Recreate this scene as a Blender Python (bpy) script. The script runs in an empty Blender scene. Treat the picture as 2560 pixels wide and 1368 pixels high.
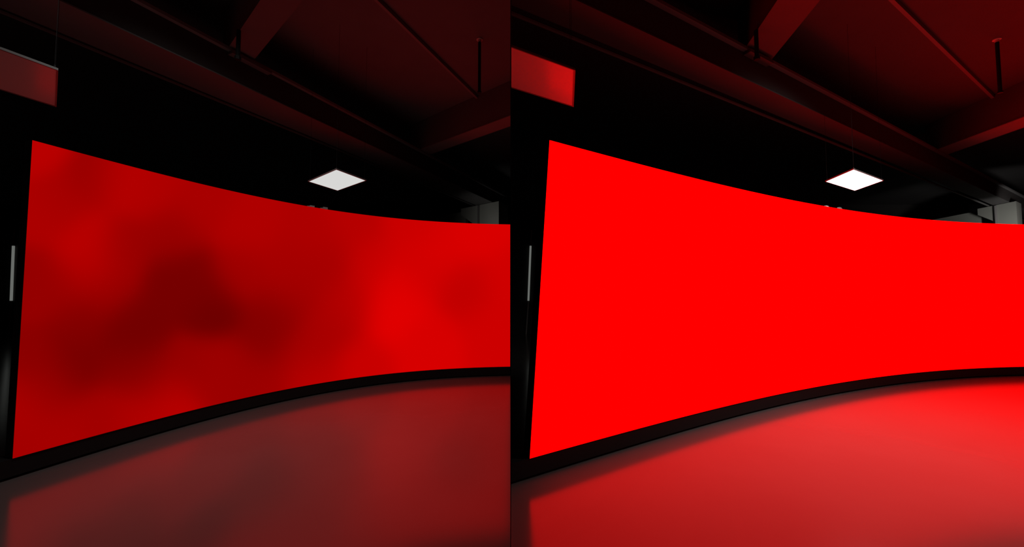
import bpy, bmesh, math
import numpy as np
from mathutils import Vector, Matrix

# ------------------------------------------------------------------ camera, world, exposure, big lights
F = 1000.0                      # focal length in pixels of a 2560 x 1368 frame
CX, CY = 1280.0, 684.0
HORIZON = 735.0
H = 1.6                         # eye height
PITCH = math.atan((HORIZON - CY) / F)
CP, SP = math.cos(PITCH), math.sin(PITCH)
scene = bpy.context.scene
COL = scene.collection

cam_data = bpy.data.cameras.new('camera')
cam_data.sensor_fit = 'HORIZONTAL'
cam_data.sensor_width = 36.0
cam_data.lens = 36.0 * F / 2560.0
cam_data.clip_start = 0.05
cam_data.clip_end = 200
cam = bpy.data.objects.new('camera', cam_data)
COL.objects.link(cam)
cam.location = (0, 0, H)
cam.rotation_euler = (math.pi / 2 + PITCH, 0, 0)
scene.camera = cam

world = bpy.data.worlds.new('world')
scene.world = world
world.use_nodes = True
world.node_tree.nodes['Background'].inputs[0].default_value = (1, 0.97, 0.95, 1)
world.node_tree.nodes['Background'].inputs[1].default_value = 0.0

scene.view_settings.view_transform = 'Standard'
scene.view_settings.look = 'None'
scene.view_settings.gamma = 1.0
scene.view_settings.use_curve_mapping = False
scene.view_settings.exposure = 0.0

SCREEN_RIGHT = 2.55              # emission of the even red display
SCREEN_LEFT = 1.0               # scale of the blotchy one
LAMP_RIGHT, LAMP_LEFT = 7.0, 0.68


def area_light(name, loc, size, power):
    d = bpy.data.lights.new(name, 'AREA')
    d.shape = 'SQUARE'
    d.size = size
    d.energy = power
    d.color = (1.0, 0.97, 0.93)
    o = bpy.data.objects.new(name, d)
    COL.objects.link(o)
    o.location = loc
    return o


# added fill lights above the frame, aimed at the floor, one per bay
for _loc, _aim, _w in (((-2.5, 3.0, 4.5), (-3.0, 4.9, 0), 12), ((4.3, 3.2, 4.5), (3.7, 5.2, 0), 26)):
    _h = area_light('fill_light', _loc, 1.0, _w)
    _h.data.spread = math.radians(112)
    _h.rotation_euler = (Vector(_aim) - Vector(_loc)).to_track_quat('-Z', 'Y').to_euler()

# ------------------------------------------------------------------ helpers


def unproj(u, v, z):
    """the point of the plane at height z that is seen at pixel u, v"""
    a, b = (u - CX) / F, (CY - v) / F
    d = Vector((a, CP - b * SP, SP + b * CP))
    return Vector((0, 0, H)) + d * ((z - H) / d.z)


def unproj_y(u, v, y):
    a, b = (u - CX) / F, (CY - v) / F
    d = Vector((a, CP - b * SP, SP + b * CP))
    return Vector((0, 0, H)) + d * (y / d.y)


def proj(p):
    d = p.y * CP + (p.z - H) * SP
    up = -p.y * SP + (p.z - H) * CP
    return CX + F * p.x / d, CY - F * up / d


def new_obj(name, bm, mat, parent=None, smooth=False):
    me = bpy.data.meshes.new(name)
    bmesh.ops.recalc_face_normals(bm, faces=bm.faces)
    bm.to_mesh(me)
    bm.free()
    if smooth:
        for p in me.polygons:
            p.use_smooth = True
    if mat:
        me.materials.append(mat)
    o = bpy.data.objects.new(name, me)
    COL.objects.link(o)
    if parent:
        o.parent = parent
        o.matrix_parent_inverse = Matrix.Translation(parent.location).inverted()
    return o


def thing(name, label, cat, loc, group=None):
    o = bpy.data.objects.new(name, None)
    o.empty_display_size = 0.1
    COL.objects.link(o)
    o.location = loc
    o['label'] = label
    o['category'] = cat
    o['kind'] = 'thing'
    if group:
        o['group'] = group
    return o


def tag(o, label, cat, group=None):
    o['label'] = label
    o['category'] = cat
    o['kind'] = 'thing'
    if group:
        o['group'] = group
    return o


def struct(o, label=None):
    o['kind'] = 'structure'
    if label:
        o['label'] = label
    return o


def prism(poly, z0, z1, bm=None):
    """vertical prism over a plan polygon"""
    bm = bm or bmesh.new()
    lo = [bm.verts.new((p[0], p[1], z0)) for p in poly]
    hi = [bm.verts.new((p[0], p[1], z1)) for p in poly]
    n = len(poly)
    bm.faces.new(lo[::-1])
    bm.faces.new(hi)
    for i in range(n):
        bm.faces.new((lo[i], lo[(i + 1) % n], hi[(i + 1) % n], hi[i]))
    return bm


def box(bm, c, sx, sy, sz, d=(1, 0)):
    """box centred at c in plan, standing on c.z, long side sx along plan direction d"""
    d = Vector((d[0], d[1])).normalized()
    n = Vector((-d.y, d.x))
    c2 = Vector((c[0], c[1]))
    pts = [c2 + d * (sx / 2 * i) + n * (sy / 2 * j) for i, j in ((-1, -1), (1, -1), (1, 1), (-1, 1))]
    return prism(pts, c[2], c[2] + sz, bm)


def tube(bm, p0, p1, r, seg=10):
    p0, p1 = Vector(p0), Vector(p1)
    ax = (p1 - p0).normalized()
    t = Vector((0, 0, 1)) if abs(ax.z) < 0.9 else Vector((1, 0, 0))
    e1 = ax.cross(t).normalized()
    e2 = ax.cross(e1)
    a, b = [], []
    for i in range(seg):
        an = 2 * math.pi * i / seg
        o = e1 * math.cos(an) * r + e2 * math.sin(an) * r
        a.append(bm.verts.new(p0 + o))
        b.append(bm.verts.new(p1 + o))
    bm.faces.new(a[::-1])
    bm.faces.new(b)
    for i in range(seg):
        bm.faces.new((a[i], a[(i + 1) % seg], b[(i + 1) % seg], b[i]))
    return bm


def clip_to_bay(bm, bay):
    """cut away what would run through the added divider"""
    side = bay['side']
    gap = 0.004
    n = Vector((CP * 0 + 1, 0.003 * CP, 0.003 * SP)).normalized()
    co = Vector((side * gap, 0, H))
    res = bmesh.ops.bisect_plane(bm, geom=bm.verts[:] + bm.edges[:] + bm.faces[:], plane_co=co, plane_no=n * (-side), clear_outer=True)
    edges = [e for e in res['geom_cut'] if isinstance(e, bmesh.types.BMEdge)]
    if edges:
        bmesh.ops.contextual_create(bm, geom=edges)
    return bm


# ------------------------------------------------------------------ materials


def mat(name, color, rough=0.6, metal=0.0, spec=0.5, ior=None, bump=0.0, bump_scale=60.0, var=0.0, var_scale=3.0):
    m = bpy.data.materials.new(name)
    m.use_nodes = True
    nt = m.node_tree
    b = nt.nodes['Principled BSDF']
    b.inputs['Base Color'].default_value = (*color, 1)
    b.inputs['Roughness'].default_value = rough
    b.inputs['Metallic'].default_value = metal
    b.inputs['Specular IOR Level'].default_value = spec
    if ior:
        b.inputs['IOR'].default_value = ior
    tc = nt.nodes.new('ShaderNodeTexCoord')
    if var:
        nz = nt.nodes.new('ShaderNodeTexNoise')
        nz.inputs['Scale'].default_value = var_scale
        nz.inputs['Detail'].default_value = 5
        nt.links.new(tc.outputs['Object'], nz.inputs['Vector'])
        mx = nt.nodes.new('ShaderNodeMix')
        mx.data_type = 'RGBA'
        mx.inputs['A'].default_value = (*[c * (1 - var) for c in color], 1)
        mx.inputs['B'].default_value = (*[min(1, c * (1 + var)) for c in color], 1)
        nt.links.new(nz.outputs['Fac'], mx.inputs['Factor'])
        nt.links.new(mx.outputs['Result'], b.inputs['Base Color'])
    if bump:
        nz2 = nt.nodes.new('ShaderNodeTexNoise')
        nz2.inputs['Scale'].default_value = bump_scale
        nz2.inputs['Detail'].default_value = 4
        nt.links.new(tc.outputs['Object'], nz2.inputs['Vector'])
        bp = nt.nodes.new('ShaderNodeBump')
        bp.inputs['Strength'].default_value = bump
        bp.inputs['Distance'].default_value = 0.002
        nt.links.new(nz2.outputs['Fac'], bp.inputs['Height'])
        nt.links.new(bp.outputs['Normal'], b.inputs['Normal'])
    return m


def emit_mat(name, color, strength, attr=None):
    m = bpy.data.materials.new(name)
    m.use_nodes = True
    nt = m.node_tree
    nt.nodes.remove(nt.nodes['Principled BSDF'])
    e = nt.nodes.new('ShaderNodeEmission')
    e.inputs[0].default_value = (*color, 1)
    e.inputs[1].default_value = strength
    if attr:
        a = nt.nodes.new('ShaderNodeAttribute')
        a.attribute_name = attr
        ml = nt.nodes.new('ShaderNodeMath')
        ml.operation = 'MULTIPLY'
        ml.inputs[1].default_value = strength
        nt.links.new(a.outputs['Fac'], ml.inputs[0])
        nt.links.new(ml.outputs[0], e.inputs[1])
    nt.links.new(e.outputs[0], nt.nodes['Material Output'].inputs[0])
    return m


M_FLOOR_L = mat('brightened_floor_left', (0.18, 0.168, 0.162), rough=0.16, ior=3.0, bump=0.05, bump_scale=90, var=0.12, var_scale=1.3)  # paler, glossier left copy makes up for its dimmer screen light
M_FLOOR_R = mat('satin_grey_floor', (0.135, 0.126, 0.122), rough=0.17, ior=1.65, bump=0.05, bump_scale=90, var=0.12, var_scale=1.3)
M_DECK_L = mat('brightened_deck_left', (0.30, 0.29, 0.29), rough=0.7, spec=0.2, bump=0.2, bump_scale=30, var=0.1)  # left deck copy made paler to offset the weaker red light
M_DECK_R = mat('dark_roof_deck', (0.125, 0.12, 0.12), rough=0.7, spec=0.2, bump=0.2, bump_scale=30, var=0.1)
M_WALL = mat('black_wall_paint', (0.06, 0.056, 0.055), rough=0.8, spec=0.1, bump=0.1)
M_DIVIDER = mat('black_divider_sheet', (0.012, 0.012, 0.012), rough=0.6, spec=0.15)
M_STEEL_L = mat('brightened_steel_left', (0.26, 0.25, 0.25), rough=0.55, spec=0.2, bump=0.1, var=0.1)  # left steel copy paler too, for the same weaker light
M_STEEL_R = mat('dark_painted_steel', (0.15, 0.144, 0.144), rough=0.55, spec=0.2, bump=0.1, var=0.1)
M_EDGE_L = mat('edge_brightened_steel_left', (0.42, 0.41, 0.41), rough=0.5, spec=0.3, var=0.1)  # lighter steel copies that brighten the red-lit edges
M_EDGE_R = mat('edge_brightened_steel_right', (0.3, 0.29, 0.29), rough=0.5, spec=0.3, var=0.1)
M_PIPE = mat('dark_conduit', (0.2, 0.19, 0.19), rough=0.5, spec=0.3)
M_WEB = mat('shaded_beam_steel', (0.10, 0.092, 0.09), rough=0.7, spec=0.15, bump=0.1)  # girder web, its shade put into a darker steel colour
M_CASE = mat('black_cabinet_metal', (0.018, 0.016, 0.016), rough=0.6, spec=0.15)
M_FOOT = mat('black_rubber', (0.01, 0.01, 0.01), rough=0.8, spec=0.1)
M_COLUMN = mat('pale_grey_plaster', (0.42, 0.43, 0.39), rough=0.8, spec=0.2, bump=0.2, var=0.06)
M_ALU = mat('grey_aluminium', (0.25, 0.25, 0.245), rough=0.4, spec=0.4)
M_ACRYL = mat('white_acrylic', (0.93, 0.92, 0.91), rough=0.25, spec=0.5)
M_WIRE = mat('dark_steel_wire', (0.025, 0.025, 0.025), rough=0.7, spec=0.1)
M_ZINC = mat('zinc_bracket', (0.6, 0.58, 0.56), rough=0.45)
M_LAMP_R = emit_mat('lit_diffuser_bright', (1, 1, 0.985), LAMP_RIGHT)
M_LAMP_L = emit_mat('lit_diffuser_dim', (1, 0.995, 0.97), LAMP_LEFT)
M_SCREEN_R = emit_mat('even_red_display', (1, 0, 0), SCREEN_RIGHT)
M_SCREEN_L = emit_mat('blotchy_red_display', (1, 0, 0), SCREEN_LEFT, 'level')
M_STRIP = emit_mat('added_strip_glow', (0.95, 1, 0.93), 0.14)  # glow added to carry the strip's pale tone

# ------------------------------------------------------------------ the bays (all pixel figures below are read in the left half;
# the right half repeats them 1293 px further right)
BAYS = [
    dict(key='left', dx=0.0, side=-1, lamp=M_LAMP_L, where='left of the black dividing sheet', other='beside the blotchy red screen',
         screen='blotchy'),
    dict(key='right', dx=1293.0, side=1, lamp=M_LAMP_R, where='right of the black dividing sheet', other='beside the evenly red screen',
         screen='even'),
]
Z_BOT, Z_TOP = 0.18, 2.98
Z_DECK = 5.2
Y_BACK = 16.0
VP1 = 1750.0                    # vanishing points of the roof steel
VP2_NEAR, VP2_FAR = 158.0, 90.0

# lower edge of the display in the left half
edge = np.array([(31.4, 1147), (107, 1126), (194.5, 1101), (276, 1080), (327, 1066), (452, 1033), (577, 1002.5), (647, 987.8),
                 (772, 964), (859, 949), (947, 937), (1072, 926), (1197, 919), (1267, 917)])
fit = np.polyfit(edge[:, 0] / 1000, edge[:, 1], 5)


def edge_y(x):
    return float(np.polyval(fit, x / 1000))


# ------------------------------------------------------------------ setting
XR = 22.0


def slab(name, x0, x1, y0, y1, z0, z1, m):
    return struct(new_obj(name, prism([(x0, y0), (x1, y0), (x1, y1), (x0, y1)], z0, z1), m))


slab('floor', -XR, 0, -5, Y_BACK, -0.1, 0, M_FLOOR_L)
slab('floor', 0, XR, -5, Y_BACK, -0.1, 0, M_FLOOR_R)
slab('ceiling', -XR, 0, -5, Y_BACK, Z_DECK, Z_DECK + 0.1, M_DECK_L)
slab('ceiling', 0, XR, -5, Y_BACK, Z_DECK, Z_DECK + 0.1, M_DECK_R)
slab('wall_back', -XR, XR, Y_BACK, Y_BACK + 0.1, 0, Z_DECK, M_WALL)
slab('wall_left', -XR - 0.1, -XR, -5, Y_BACK, 0, Z_DECK, M_WALL)
slab('wall_right', XR, XR + 0.1, -5, Y_BACK, 0, Z_DECK, M_WALL)
slab('wall_front', -XR, XR, -5.1, -5, 0, Z_DECK, M_WALL)

# added thin black sheet that parts the two bays and their light, running straight away from the camera
bm = bmesh.new()
T = 0.0015
vs = {}
for iy, y in enumerate((1.6, Y_BACK - 0.002)):
    for iz, z in enumerate((0.0, Z_DECK)):
        for ix, s in enumerate((-1, 1)):
            d = y * CP + (z - H) * SP
            vs[iy, iz, ix] = bm.verts.new((-0.003 * d + s * T, y, z))
for f in (((0, 0, 0), (0, 0, 1), (0, 1, 1), (0, 1, 0)), ((1, 0, 0), (1, 1, 0), (1, 1, 1), (1, 0, 1)),
          ((0, 0, 0), (0, 1, 0), (1, 1, 0), (1, 0, 0)), ((0, 0, 1), (1, 0, 1), (1, 1, 1), (0, 1, 1)),
          ((0, 0, 0), (1, 0, 0), (1, 0, 1), (0, 0, 1)), ((0, 1, 0), (0, 1, 1), (1, 1, 1), (1, 1, 0))):
    bm.faces.new([vs[k] for k in f])
struct(new_obj('added_divider', bm, M_DIVIDER))

# ------------------------------------------------------------------ LED walls
# brightness read off the blotchy display (x, y in a 1.59x view of the left half, 0-255 red)
SPOTS = [(160, 60, 185), (380, 180, 150), (250, 300, 162), (350, 450, 186), (350, 560, 180), (170, 350, 172), (120, 600, 148),
         (600, 250, 174), (480, 200, 182), (800, 300, 168), (680, 420, 150), (700, 600, 116), (540, 780, 116), (520, 850, 110),
         (300, 950, 118), (330, 760, 128), (850, 720, 106), (780, 640, 120), (1100, 750, 133), (1050, 850, 130), (960, 580, 158),
         (1000, 400, 175), (1250, 420, 172), (1170, 650, 160), (1300, 560, 165), (1300, 800, 168), (1200, 900, 162), (1480, 560, 195),
         (1580, 650, 226), (1560, 740, 226), (1750, 480, 214), (1660, 580, 205), (1850, 640, 192), (1900, 420, 218), (2020, 600, 208),
         (1960, 800, 205), (1700, 850, 214), (1700, 920, 216), (2000, 920, 205), (1450, 950, 200), (880, 970, 158), (900, 1000, 158),
         (680, 1090, 186), (560, 1140, 174), (750, 960, 148), (600, 1000, 140), (520, 950, 132), (100, 1100, 168), (70, 1280, 162),
         (250, 1200, 165), (150, 950, 138), (200, 1050, 148), (950, 1000, 150), (1050, 1010, 158), (1400, 370, 182), (1650, 370, 202),
         (420, 640, 150), (250, 640, 150), (480, 480, 152), (1150, 540, 166), (400, 1150, 160), (1400, 700, 180), (1250, 1000, 185)]
_sp = np.array(SPOTS, float)
SPX, SPY = _sp[:, 0] / 1.59, 320 + _sp[:, 1] / 1.59
SPV = ((_sp[:, 2] / 255 + 0.055) / 1.055) ** 2.4


def display_level(x, y):
    w = np.exp(-((SPX - x) ** 2 + (SPY - y) ** 2) / (2 * 44.0 ** 2)) + 1e-9
    return float((w * SPV).sum() / w.sum())


def columns(bay):
    """bottom and top point of every column of the display, left to right"""
    out = []
    xs = np.linspace(31.4, 1267.0, 110)
    if bay['side'] < 0:
        xs = np.append(xs, 1275.5)
    for x in xs:
        b = unproj(x, edge_y(x), Z_BOT)
        t = Vector((b.x, b.y, Z_TOP))
        if bay['side'] > 0:
            tx, ty = proj(t)
            b = unproj(x + bay['dx'], edge_y(x), Z_BOT)
            t = unproj(tx + bay['dx'], ty, Z_TOP)
        out.append((b, t))
    if bay['side'] > 0:          # the even screen goes on past the frame with the same bend
        step = (out[-1][0] - out[-8][0]) / 7
        a0 = math.atan2(*(out[-8][0] - out[-16][0]).yx)
        a1 = math.atan2(*(out[-1][0] - out[-8][0]).yx)
        turn = (a1 - a0) / 8
        ln = step.length
        lean = out[-1][1] - out[-1][0]
        p, a = out[-1][0].copy(), a1
        for k in range(34):
            a += turn * 1.2
            p = p + Vector((math.cos(a), math.sin(a), 0)) * ln
            out.append((p.copy(), p + lean))
    return out


def strip(rows_a, rows_b, thick_dir, thick):
    """closed curved slab between two polylines, thickened along thick_dir per column"""
    bm = bmesh.new()
    fa = [bm.verts.new(p) for p in rows_a]
    fb = [bm.verts.new(p) for p in rows_b]
    ba = [bm.verts.new(p + d * thick) for p, d in zip(rows_a, thick_dir)]
    bb = [bm.verts.new(p + d * thick) for p, d in zip(rows_b, thick_dir)]
    n = len(fa)
    for i in range(n - 1):
        bm.faces.new((fa[i], fa[i + 1], fb[i + 1], fb[i]))
        bm.faces.new((ba[i], bb[i], bb[i + 1], ba[i + 1]))
        bm.faces.new((fb[i], fb[i + 1], bb[i + 1], bb[i]))
        bm.faces.new((fa[i], ba[i], ba[i + 1], fa[i + 1]))
    bm.faces.new((fa[0], fb[0], bb[0], ba[0]))
    bm.faces.new((fa[-1], ba[-1], bb[-1], fb[-1]))
    return bm


def led_wall(bay):
    cols = columns(bay)
    n = len(cols)
    back = []
    for i in range(n):
        a, b = cols[max(0, i - 1)][0], cols[min(n - 1, i + 1)][0]
        t = (b - a).normalized()
        nb = Vector((-t.y, t.x, 0))
        back.append(nb)
    base = cols[n // 2][0].copy()
    base.z = 0
    lab = ('curved LED wall glowing uneven blotchy red' if bay['side'] < 0 else 'curved LED wall glowing one even bright red')
    root = thing('led_wall', lab + ', on a low black plinth', 'LED screen', base, 'curved LED walls')
    # display
    if bay['side'] < 0:
        nv = 44
        bm = bmesh.new()
        lay = bm.verts.layers.float.new('level')
        grid = []
        for b, t in cols:
            col = []
            for j in range(nv + 1):
                p = b.lerp(t, j / nv)
                v = bm.verts.new(p)
                v[lay] = display_level(*proj(p))
                col.append(v)
            grid.append(col)
        for i in range(n - 1):
            for j in range(nv):
                bm.faces.new((grid[i][j], grid[i + 1][j], grid[i + 1][j + 1], grid[i][j + 1]))
        o = new_obj('display', bm, M_SCREEN_L, root, True)
    else:
        bm = bmesh.new()
        lo = [bm.verts.new(b) for b, t in cols]
        hi = [bm.verts.new(t) for b, t in cols]
        for i in range(n - 1):
            bm.faces.new((lo[i], lo[i + 1], hi[i + 1], hi[i]))
        o = new_obj('display', bm, M_SCREEN_R, root, True)
    # cabinet behind it
    eps = 0.004
    bm = strip([b + d * eps for (b, t), d in zip(cols, back)], [t + d * eps for (b, t), d in zip(cols, back)], back, 0.09)
    if bay['side'] < 0:
        clip_to_bay(bm, bay)
    new_obj('cabinet_back', bm, M_CASE, root)
    # plinth, a little longer than the display
    ft = (cols[0][0] - cols[1][0]).normalized()
    pl = [(cols[0][0] + ft * 0.55, back[0]), (cols[0][0] + ft * 0.25, back[0])] + [(b, d) for (b, t), d in zip(cols, back)]
    zt, zb = Z_BOT - 0.006, 0.024
    bm = strip([Vector((p.x, p.y, zb)) + d * 0.012 for p, d in pl], [Vector((p.x, p.y, zt)) + d * 0.012 for p, d in pl],
               [d for p, d in pl], 0.16)
    clip_to_bay(bm, bay)
    new_obj('plinth', bm, M_CASE, root)
    # levelling feet, two rows under the plinth
    acc, last, k = 0.0, None, 0
    shared = None
    for p, d in pl[1:]:
        if last is not None:
            acc += (p - last).length
        last = p
        if acc >= 0.24 * k and abs(p.x + 0.003 * p.y) > 0.08:
            for off in (0.07,):
                q = p + d * off
                if shared is None:
                    b2 = bmesh.new()
                    tube(b2, (0, 0, 0), (0, 0, 0.01), 0.022, 10)
                    tube(b2, (0, 0, 0.01), (0, 0, 0.03), 0.012, 8)
                    ft_o = new_obj('leveling_foot', b2, M_FOOT, root)
                    shared = ft_o.data
                else:
                    ft_o = bpy.data.objects.new('leveling_foot', shared)
                    COL.objects.link(ft_o)
                    ft_o.parent = root
                    ft_o.matrix_parent_inverse = Matrix.Translation(root.location).inverted()
                ft_o.location = (q.x, q.y, 0)
            k += 1
    # two small brackets on the top edge
    for x0, hgt in ((779, 0.03), (818, 0.04)):
        i = min(range(n), key=lambda j: abs(proj(cols[j][1])[0] - bay['dx'] - x0))
        t = cols[i][1] + back[i] * 0.05
        dr = (cols[i + 1][1] - cols[i][1])
        bm = bmesh.new()
        box(bm, (t.x, t.y, Z_TOP), 0.11, 0.05, hgt * 0.5, (dr.x, dr.y))
        box(bm, (t.x + 0.02, t.y + 0.01, Z_TOP + hgt * 0.4), 0.07, 0.03, hgt * 0.6, (dr.x, dr.y))
        new_obj('top_bracket', bm, M_ZINC, root)
    return cols


for bay in BAYS:
    bay['cols'] = led_wall(bay)

# ------------------------------------------------------------------ ceiling lamps


def panel_lamp(bay, corners, lit, label):
    z = corners[0].z
    c = sum(corners, Vector()) / 4
    root = thing('ceiling_panel_light', label, 'ceiling light', (c.x, c.y, z), 'suspended panel lights')
    inner = [c + (p - c) * 0.965 for p in corners]
    # frame: outer ring
    bm = bmesh.new()
    rings = []
    for pts, zz in ((corners, z + 0.016), (corners, z), (inner, z), (inner, z + 0.012)):
        rings.append([bm.verts.new((p.x, p.y, zz)) for p in pts])
    for a, b in zip(rings, rings[1:]):
        for i in range(4):
            bm.faces.new((a[i], a[(i + 1) % 4], b[(i + 1) % 4], b[i]))
    bm.faces.new(rings[0])
    clip_to_bay(bm, bay)
    new_obj('frame', bm, M_ALU, root)
    bm = bmesh.new()
    prism([(p.x, p.y) for p in inner], z + 0.003, z + 0.010, bm)
    clip_to_bay(bm, bay)
    new_obj('diffuser', bm, lit or M_ACRYL, root)
    for p in corners:
        q = c + (p - c) * 0.93
        bm = bmesh.new()
        if q.x * bay['side'] < 0.02:
            bm.free()
            continue
        off = (Vector((q.x, q.y)) - bay['gc0']).dot(bay['gn'])
        ztop = Z_G0 - 0.002 if -0.06 < off < bay['gw'] + 0.15 else Z_DECK
        tube(bm, (q.x, q.y, z + 0.012), (q.x, q.y, ztop), 0.0014, 6)
        tube(bm, (q.x, q.y, z + 0.014), (q.x, q.y, z + 0.04), 0.006, 8)
        new_obj('suspension_wire', bm, M_WIRE, root)
    return root


# ------------------------------------------------------------------ roof steel
Z_G0, Z_G1, LIP = 4.2, 4.58, 0.036


def plan(v):
    return Vector((v.x, v.y))


for bay in BAYS:
    dx, side = bay['dx'], bay['side']
    which = 'on the blotchy screen side' if side < 0 else 'on the even screen side'
    # main girder: right lower edge through two pixels
    c0, c1 = plan(unproj(146 + dx, 0, Z_G0)), plan(unproj(987 + dx, 392, Z_G0))
    b0 = plan(unproj(277 + dx, 134, Z_G0))
    d = (c1 - c0).normalized()
    n = Vector((-d.y, d.x))            # to the left, away from the camera side
    if n.x > 0:
        n = -n
    w = (b0 - c0).dot(n)
    bay['gd'], bay['gn'], bay['gc0'], bay['gw'] = d, n, c0, w
    g0 = c0 - d * 3.4
    far = 25.0
    g1 = c0 + d * far
    root = thing('steel_girder', 'long dark steel roof girder with a red lit underside, ' + which, 'beam',
                 (c0.x, c0.y, Z_G0), 'main roof girders')

    def gpart(name, o0, o1, z0, z1, m, root=root):
        bm = prism([g0 + n * o0, g1 + n * o0, g1 + n * o1, g0 + n * o1], z0, z1)
        bmesh.ops.bisect_plane(bm, geom=bm.verts[:] + bm.edges[:] + bm.faces[:], plane_co=(0, Y_BACK - 0.01, 0), plane_no=(0, 1, 0),
                               clear_outer=True)
        bmesh.ops.bisect_plane(bm, geom=bm.verts[:] + bm.edges[:] + bm.faces[:], plane_co=(XR - 0.01, 0, 0), plane_no=(1, 0, 0),
                               clear_outer=True)
        clip_to_bay(bm, bay)
        return new_obj(name, bm, m, root)

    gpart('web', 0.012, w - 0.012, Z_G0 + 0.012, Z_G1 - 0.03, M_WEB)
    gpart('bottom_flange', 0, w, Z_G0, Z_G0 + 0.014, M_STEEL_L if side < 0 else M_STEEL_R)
    gpart('top_flange', -0.045, w + 0.035, Z_G1 - LIP, Z_G1, M_EDGE_L if side < 0 else M_EDGE_R)
    bm = bmesh.new()
    q0, q1 = g0 + n * (w + 0.11), g1 + n * (w + 0.11)
    tube(bm, (q0.x, q0.y, Z_G0 + 0.02), (q1.x, q1.y, Z_G0 + 0.02), 0.022, 8)
    bmesh.ops.bisect_plane(bm, geom=bm.verts[:] + bm.edges[:] + bm.faces[:], plane_co=(0, Y_BACK - 0.01, 0), plane_no=(0, 1, 0),
                           clear_outer=True)
    clip_to_bay(bm, bay)
    new_obj('conduit', bm, M_PIPE, root)
    # cleat where the near cross beam lands
    k0 = unproj(567 + dx, 128, Z_G1 - LIP)
    s0 = (plan(k0) - c0).dot(d)
    kc = c0 + d * (s0 + 0.26) - n * 0.033
    bm = bmesh.new()
    box(bm, (kc.x, kc.y, Z_G1 - LIP - 0.04), 0.5, 0.09, 0.038, d)
    new_obj('cleat', bm, M_STEEL_L if side < 0 else M_STEEL_R, root)

    # secondary beams resting on the girder
    Z_S0 = Z_G1 + 0.002

    def cross_beam(right_px, left_px, vpx, label, far_len, near_len):
        r = plan(unproj(right_px[0] + dx, right_px[1], Z_S0))
        l = plan(unproj(left_px[0] + dx, left_px[1], Z_S0))
        e = Vector(((vpx + dx - CX) / F, 1.0)).normalized()
        m = Vector((-e.y, e.x))
        wd = (l - r).dot(m)
        a0, a1 = r - e * near_len, r + e * far_len
        root = thing('cross_beam', label, 'beam', (r.x, r.y, Z_S0), 'roof cross beams')

        def part(name, o0, o1, z0, z1, m_):
            bm = prism([a0 + m * o0, a1 + m * o0, a1 + m * o1, a0 + m * o1], z0, z1)
            # stop at the middle of the girder
            pc = c0 + n * (w * 0.5)
            bmesh.ops.bisect_plane(bm, geom=bm.verts[:] + bm.edges[:] + bm.faces[:], plane_co=(pc.x, pc.y, 0),
                                   plane_no=(n.x, n.y, 0), clear_outer=True)
            clip_to_bay(bm, bay)
            return new_obj(name, bm, m_, root)
        m1 = M_STEEL_L if side < 0 else M_STEEL_R
        m2 = (M_EDGE_L if side < 0 else M_EDGE_R) if vpx == VP2_FAR else m1  # far flange brightened by the lighter steel copy
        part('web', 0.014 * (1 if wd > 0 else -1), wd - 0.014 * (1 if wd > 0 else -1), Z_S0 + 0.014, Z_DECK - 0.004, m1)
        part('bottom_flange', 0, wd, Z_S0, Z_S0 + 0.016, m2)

    cross_beam((698, 73), (638, 19), VP2_NEAR, 'nearer wide cross beam with red lit underside, ' + which, 3.0, 5.5)
    cross_beam((1180, 349.5), (1180, 325.5), VP2_FAR, 'far cross beam showing a red stripe, ' + which, 4.0, 7.0)

    # purlin between the cross beams
    Z_P = 5.14
    p0, p1 = plan(unproj(943 + dx, 0, Z_P)), plan(unproj(1199 + dx, 250, Z_P))
    e = (p1 - p0).normalized()
    m = Vector((-e.y, e.x))
    if m.x > 0:
        m = -m
    a0, a1 = p0 - e * 0.4, p1 - e * 0.05
    bm = prism([a0, a1, a1 + m * 0.04, a0 + m * 0.04], Z_P, Z_DECK - 0.002)
    clip_to_bay(bm, bay)
    o = new_obj('roof_purlin', bm, M_EDGE_L if side < 0 else M_EDGE_R)
    tag(o, 'thin roof purlin running to the far cross beam, ' + which, 'purlin', 'roof purlins')

    # drop rod with a bright ceiling plate
    r = unproj(1199 + dx, 98, Z_DECK)
    root = thing('ceiling_drop_rod', 'thin dark rod hanging from the roof by the purlin end, ' + which, 'rod', (r.x, r.y, Z_DECK), 'ceiling drop rods')
    bm = bmesh.new()
    tube(bm, (r.x, r.y, Z_DECK - 0.04), (r.x, r.y, 4.44), 0.021, 12)
    tube(bm, (r.x, r.y, 4.44), (r.x, r.y, 4.42), 0.03, 12)
    new_obj('rod', bm, M_CASE, root)
    bm = bmesh.new()
    tube(bm, (r.x, r.y, Z_DECK), (r.x, r.y, Z_DECK - 0.012), 0.045, 16)
    tube(bm, (r.x, r.y, Z_DECK - 0.012), (r.x, r.y, Z_DECK - 0.045), 0.024, 12)
    new_obj('ceiling_plate', bm, M_ACRYL, root)

    # short hanger rod under the near cross beam
    k = unproj(597 + dx, 76, Z_S0)
    root = thing('hanger_rod', 'short dark hanger rod under the nearer wide cross beam, ' + which, 'rod', k, 'cross beam hanger rods')
    zb = H + (k.y * CP) * 0.605
    bm = bmesh.new()
    tube(bm, (k.x, k.y, Z_S0), (k.x, k.y, zb), 0.022, 12)
    new_obj('rod', bm, M_CASE, root)
    bm = bmesh.new()
    tube(bm, (k.x, k.y, zb + 0.03), (k.x, k.y, zb - 0.01), 0.032, 6)
    new_obj('nut', bm, M_CASE, root)

    # pale column with a haunched head under the girder, and the cross wall behind it
    D = 11.2
    top = 4.19
    k = unproj(1247 + dx, 503, top)
    k2 = plan(k)
    e = Vector(((VP2_FAR + dx - CX) / F, 1.0)).normalized()

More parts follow.
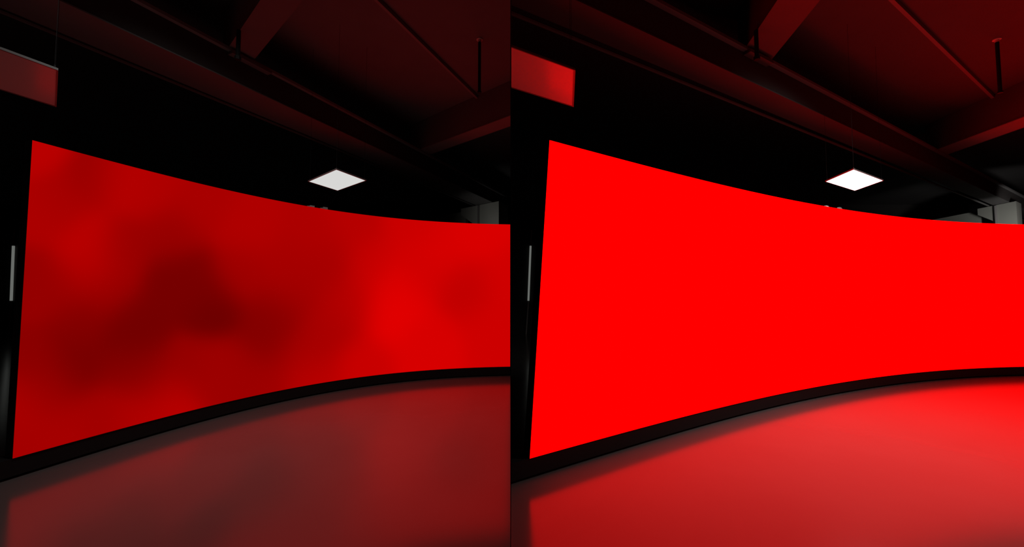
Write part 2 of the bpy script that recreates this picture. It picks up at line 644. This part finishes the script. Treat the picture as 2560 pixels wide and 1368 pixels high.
    def along(px, py):
        """distance along the face for an image column"""
        q0 = (px + dx - CX) / F
        # x = q0 * depth, depth ~ y*CP + (z-H)*SP
        zz = top - 0.3
        num = q0 * (k2.y * CP + (zz - H) * SP) - k2.x
        den = e.x - q0 * e.y * CP
        return num / den

    s_head, s_shaft, s_pipe0, s_pipe1 = along(1152, 517), along(1189, 550), along(1195, 540), along(1199, 540)
    nrm = Vector((e.y, -e.x))           # candidate outward normal
    back = -nrm if (-nrm).dot(d) > 0 else nrm   # extrude along the girder, away from the near side
    back = d.copy()
    root = thing('column', 'pale grey column with a flared head behind the ' + ('blotchy' if side < 0 else 'even') + ' red screen', 'column',
                 (k2.x, k2.y, 0), 'pale columns')
    th = 0.62

    def face_prism(poly, o0, o1, name, m):
        bm = bmesh.new()
        f, g = [], []
        for s_, z_ in poly:
            q = k2 + e * s_ + back * o0
            f.append(bm.verts.new((q.x, q.y, z_)))
            q = k2 + e * s_ + back * o1
            g.append(bm.verts.new((q.x, q.y, z_)))
        bm.faces.new(f)
        bm.faces.new(g[::-1])
        nn = len(f)
        for i in range(nn):
            bm.faces.new((f[i], g[i], g[(i + 1) % nn], f[(i + 1) % nn]))
        clip_to_bay(bm, bay)
        return new_obj(name, bm, m, root)
    zh = top - 0.19
    zl = zh - (s_head - s_shaft) * 0.62
    face_prism([(0, 0), (0, zl), (s_shaft, zl), (s_shaft, 0)], 0, th, 'shaft', M_COLUMN)
    face_prism([(0, zl), (0, top), (s_head, top), (s_head, zh), (s_shaft, zl)], 0, th, 'flared_head', M_COLUMN)
    qp = k2 + e * ((s_pipe0 + s_pipe1) / 2) - back * 0.03
    bm = bmesh.new()
    tube(bm, (qp.x, qp.y, 0), (qp.x, qp.y, top - 0.02), 0.028, 8)
    new_obj('downpipe', bm, M_PIPE, root)
    # low-lit cross wall
    w0 = k2 + e * (s_head + 0.005) + back * 0.3
    w1 = w0 + e * 3.4
    bm = prism([w0, w1, w1 + back * 0.15, w0 + back * 0.15], 0, top - 0.02)
    bmesh.ops.bisect_plane(bm, geom=bm.verts[:] + bm.edges[:] + bm.faces[:], plane_co=(0, Y_BACK - 0.01, 0), plane_no=(0, 1, 0),
                           clear_outer=True)
    clip_to_bay(bm, bay)
    o = new_obj('wall_cross', bm, M_COLUMN)
    struct(o)
    # backstage lamp behind the screen, aimed at the column
    off = (-1.6, -2.0) if side > 0 else (-1.3, -2.2)
    al = area_light('backstage_lamp', (k2.x + off[0], k2.y + off[1], 3.0), 0.4, 4.6 if side > 0 else 0.62)
    al.data.spread = math.radians(60)
    al.rotation_euler = (Vector((k2.x, k2.y + 0.3, 3.6)) - al.location).to_track_quat('-Z', 'Y').to_euler()

    # pale strip past the outer end of the screen, its brightness added as emission
    t0, t1, t2, t3 = [unproj_y(x + dx, y, Y_BACK - 0.06) for x, y in ((36, 575), (33.5, 615), (28, 752), (22, 831))]
    root = thing('pale_strip', 'slim pale strip with added glow on the back wall past the ' + ('blotchy' if side < 0 else 'evenly') + ' red screen',
                 'strip', (t3.x, t3.y, 0), 'dim glowing strips')
    bm = bmesh.new()
    tube(bm, t1, t2, 0.04, 10)
    new_obj('tube', bm, M_STRIP, root)
    bm = bmesh.new()
    tube(bm, t0, t1, 0.03, 8)
    new_obj('end_rod', bm, M_ZINC, root)
    bm = bmesh.new()
    tube(bm, t2, Vector((t3.x, t3.y, 0.0)), 0.03, 8)
    new_obj('stand_rod', bm, M_ZINC, root)

# ------------------------------------------------------------------ hang the lamps
Z_LAMP = 3.22
for bay in BAYS:
    dx = bay['dx']
    L, Tp, R, Bm = [unproj(x + dx, y, Z_LAMP) for x, y in ((770, 452.5), (841, 423.5), (917.5, 450), (844, 477.5))]
    a = ((R - Tp) + (Bm - L)) / 2
    b = ((L - Tp) + (Bm - R)) / 2
    on = [Tp, Tp + a, Tp + a + b, Tp + b]
    panel_lamp(bay, on, bay['lamp'],
               'lit white panel light above the ' + ('blotchy red screen' if bay['side'] < 0 else 'evenly red screen'))
    r = unproj(145.5 + dx, 176, Z_LAMP)
    off = [r, r + b, r + b - a, r - a]
    panel_lamp(bay, off, None,
               'unlit panel light tinged red over the outer end of the ' + ('blotchy red screen' if bay['side'] < 0 else 'evenly red screen'))
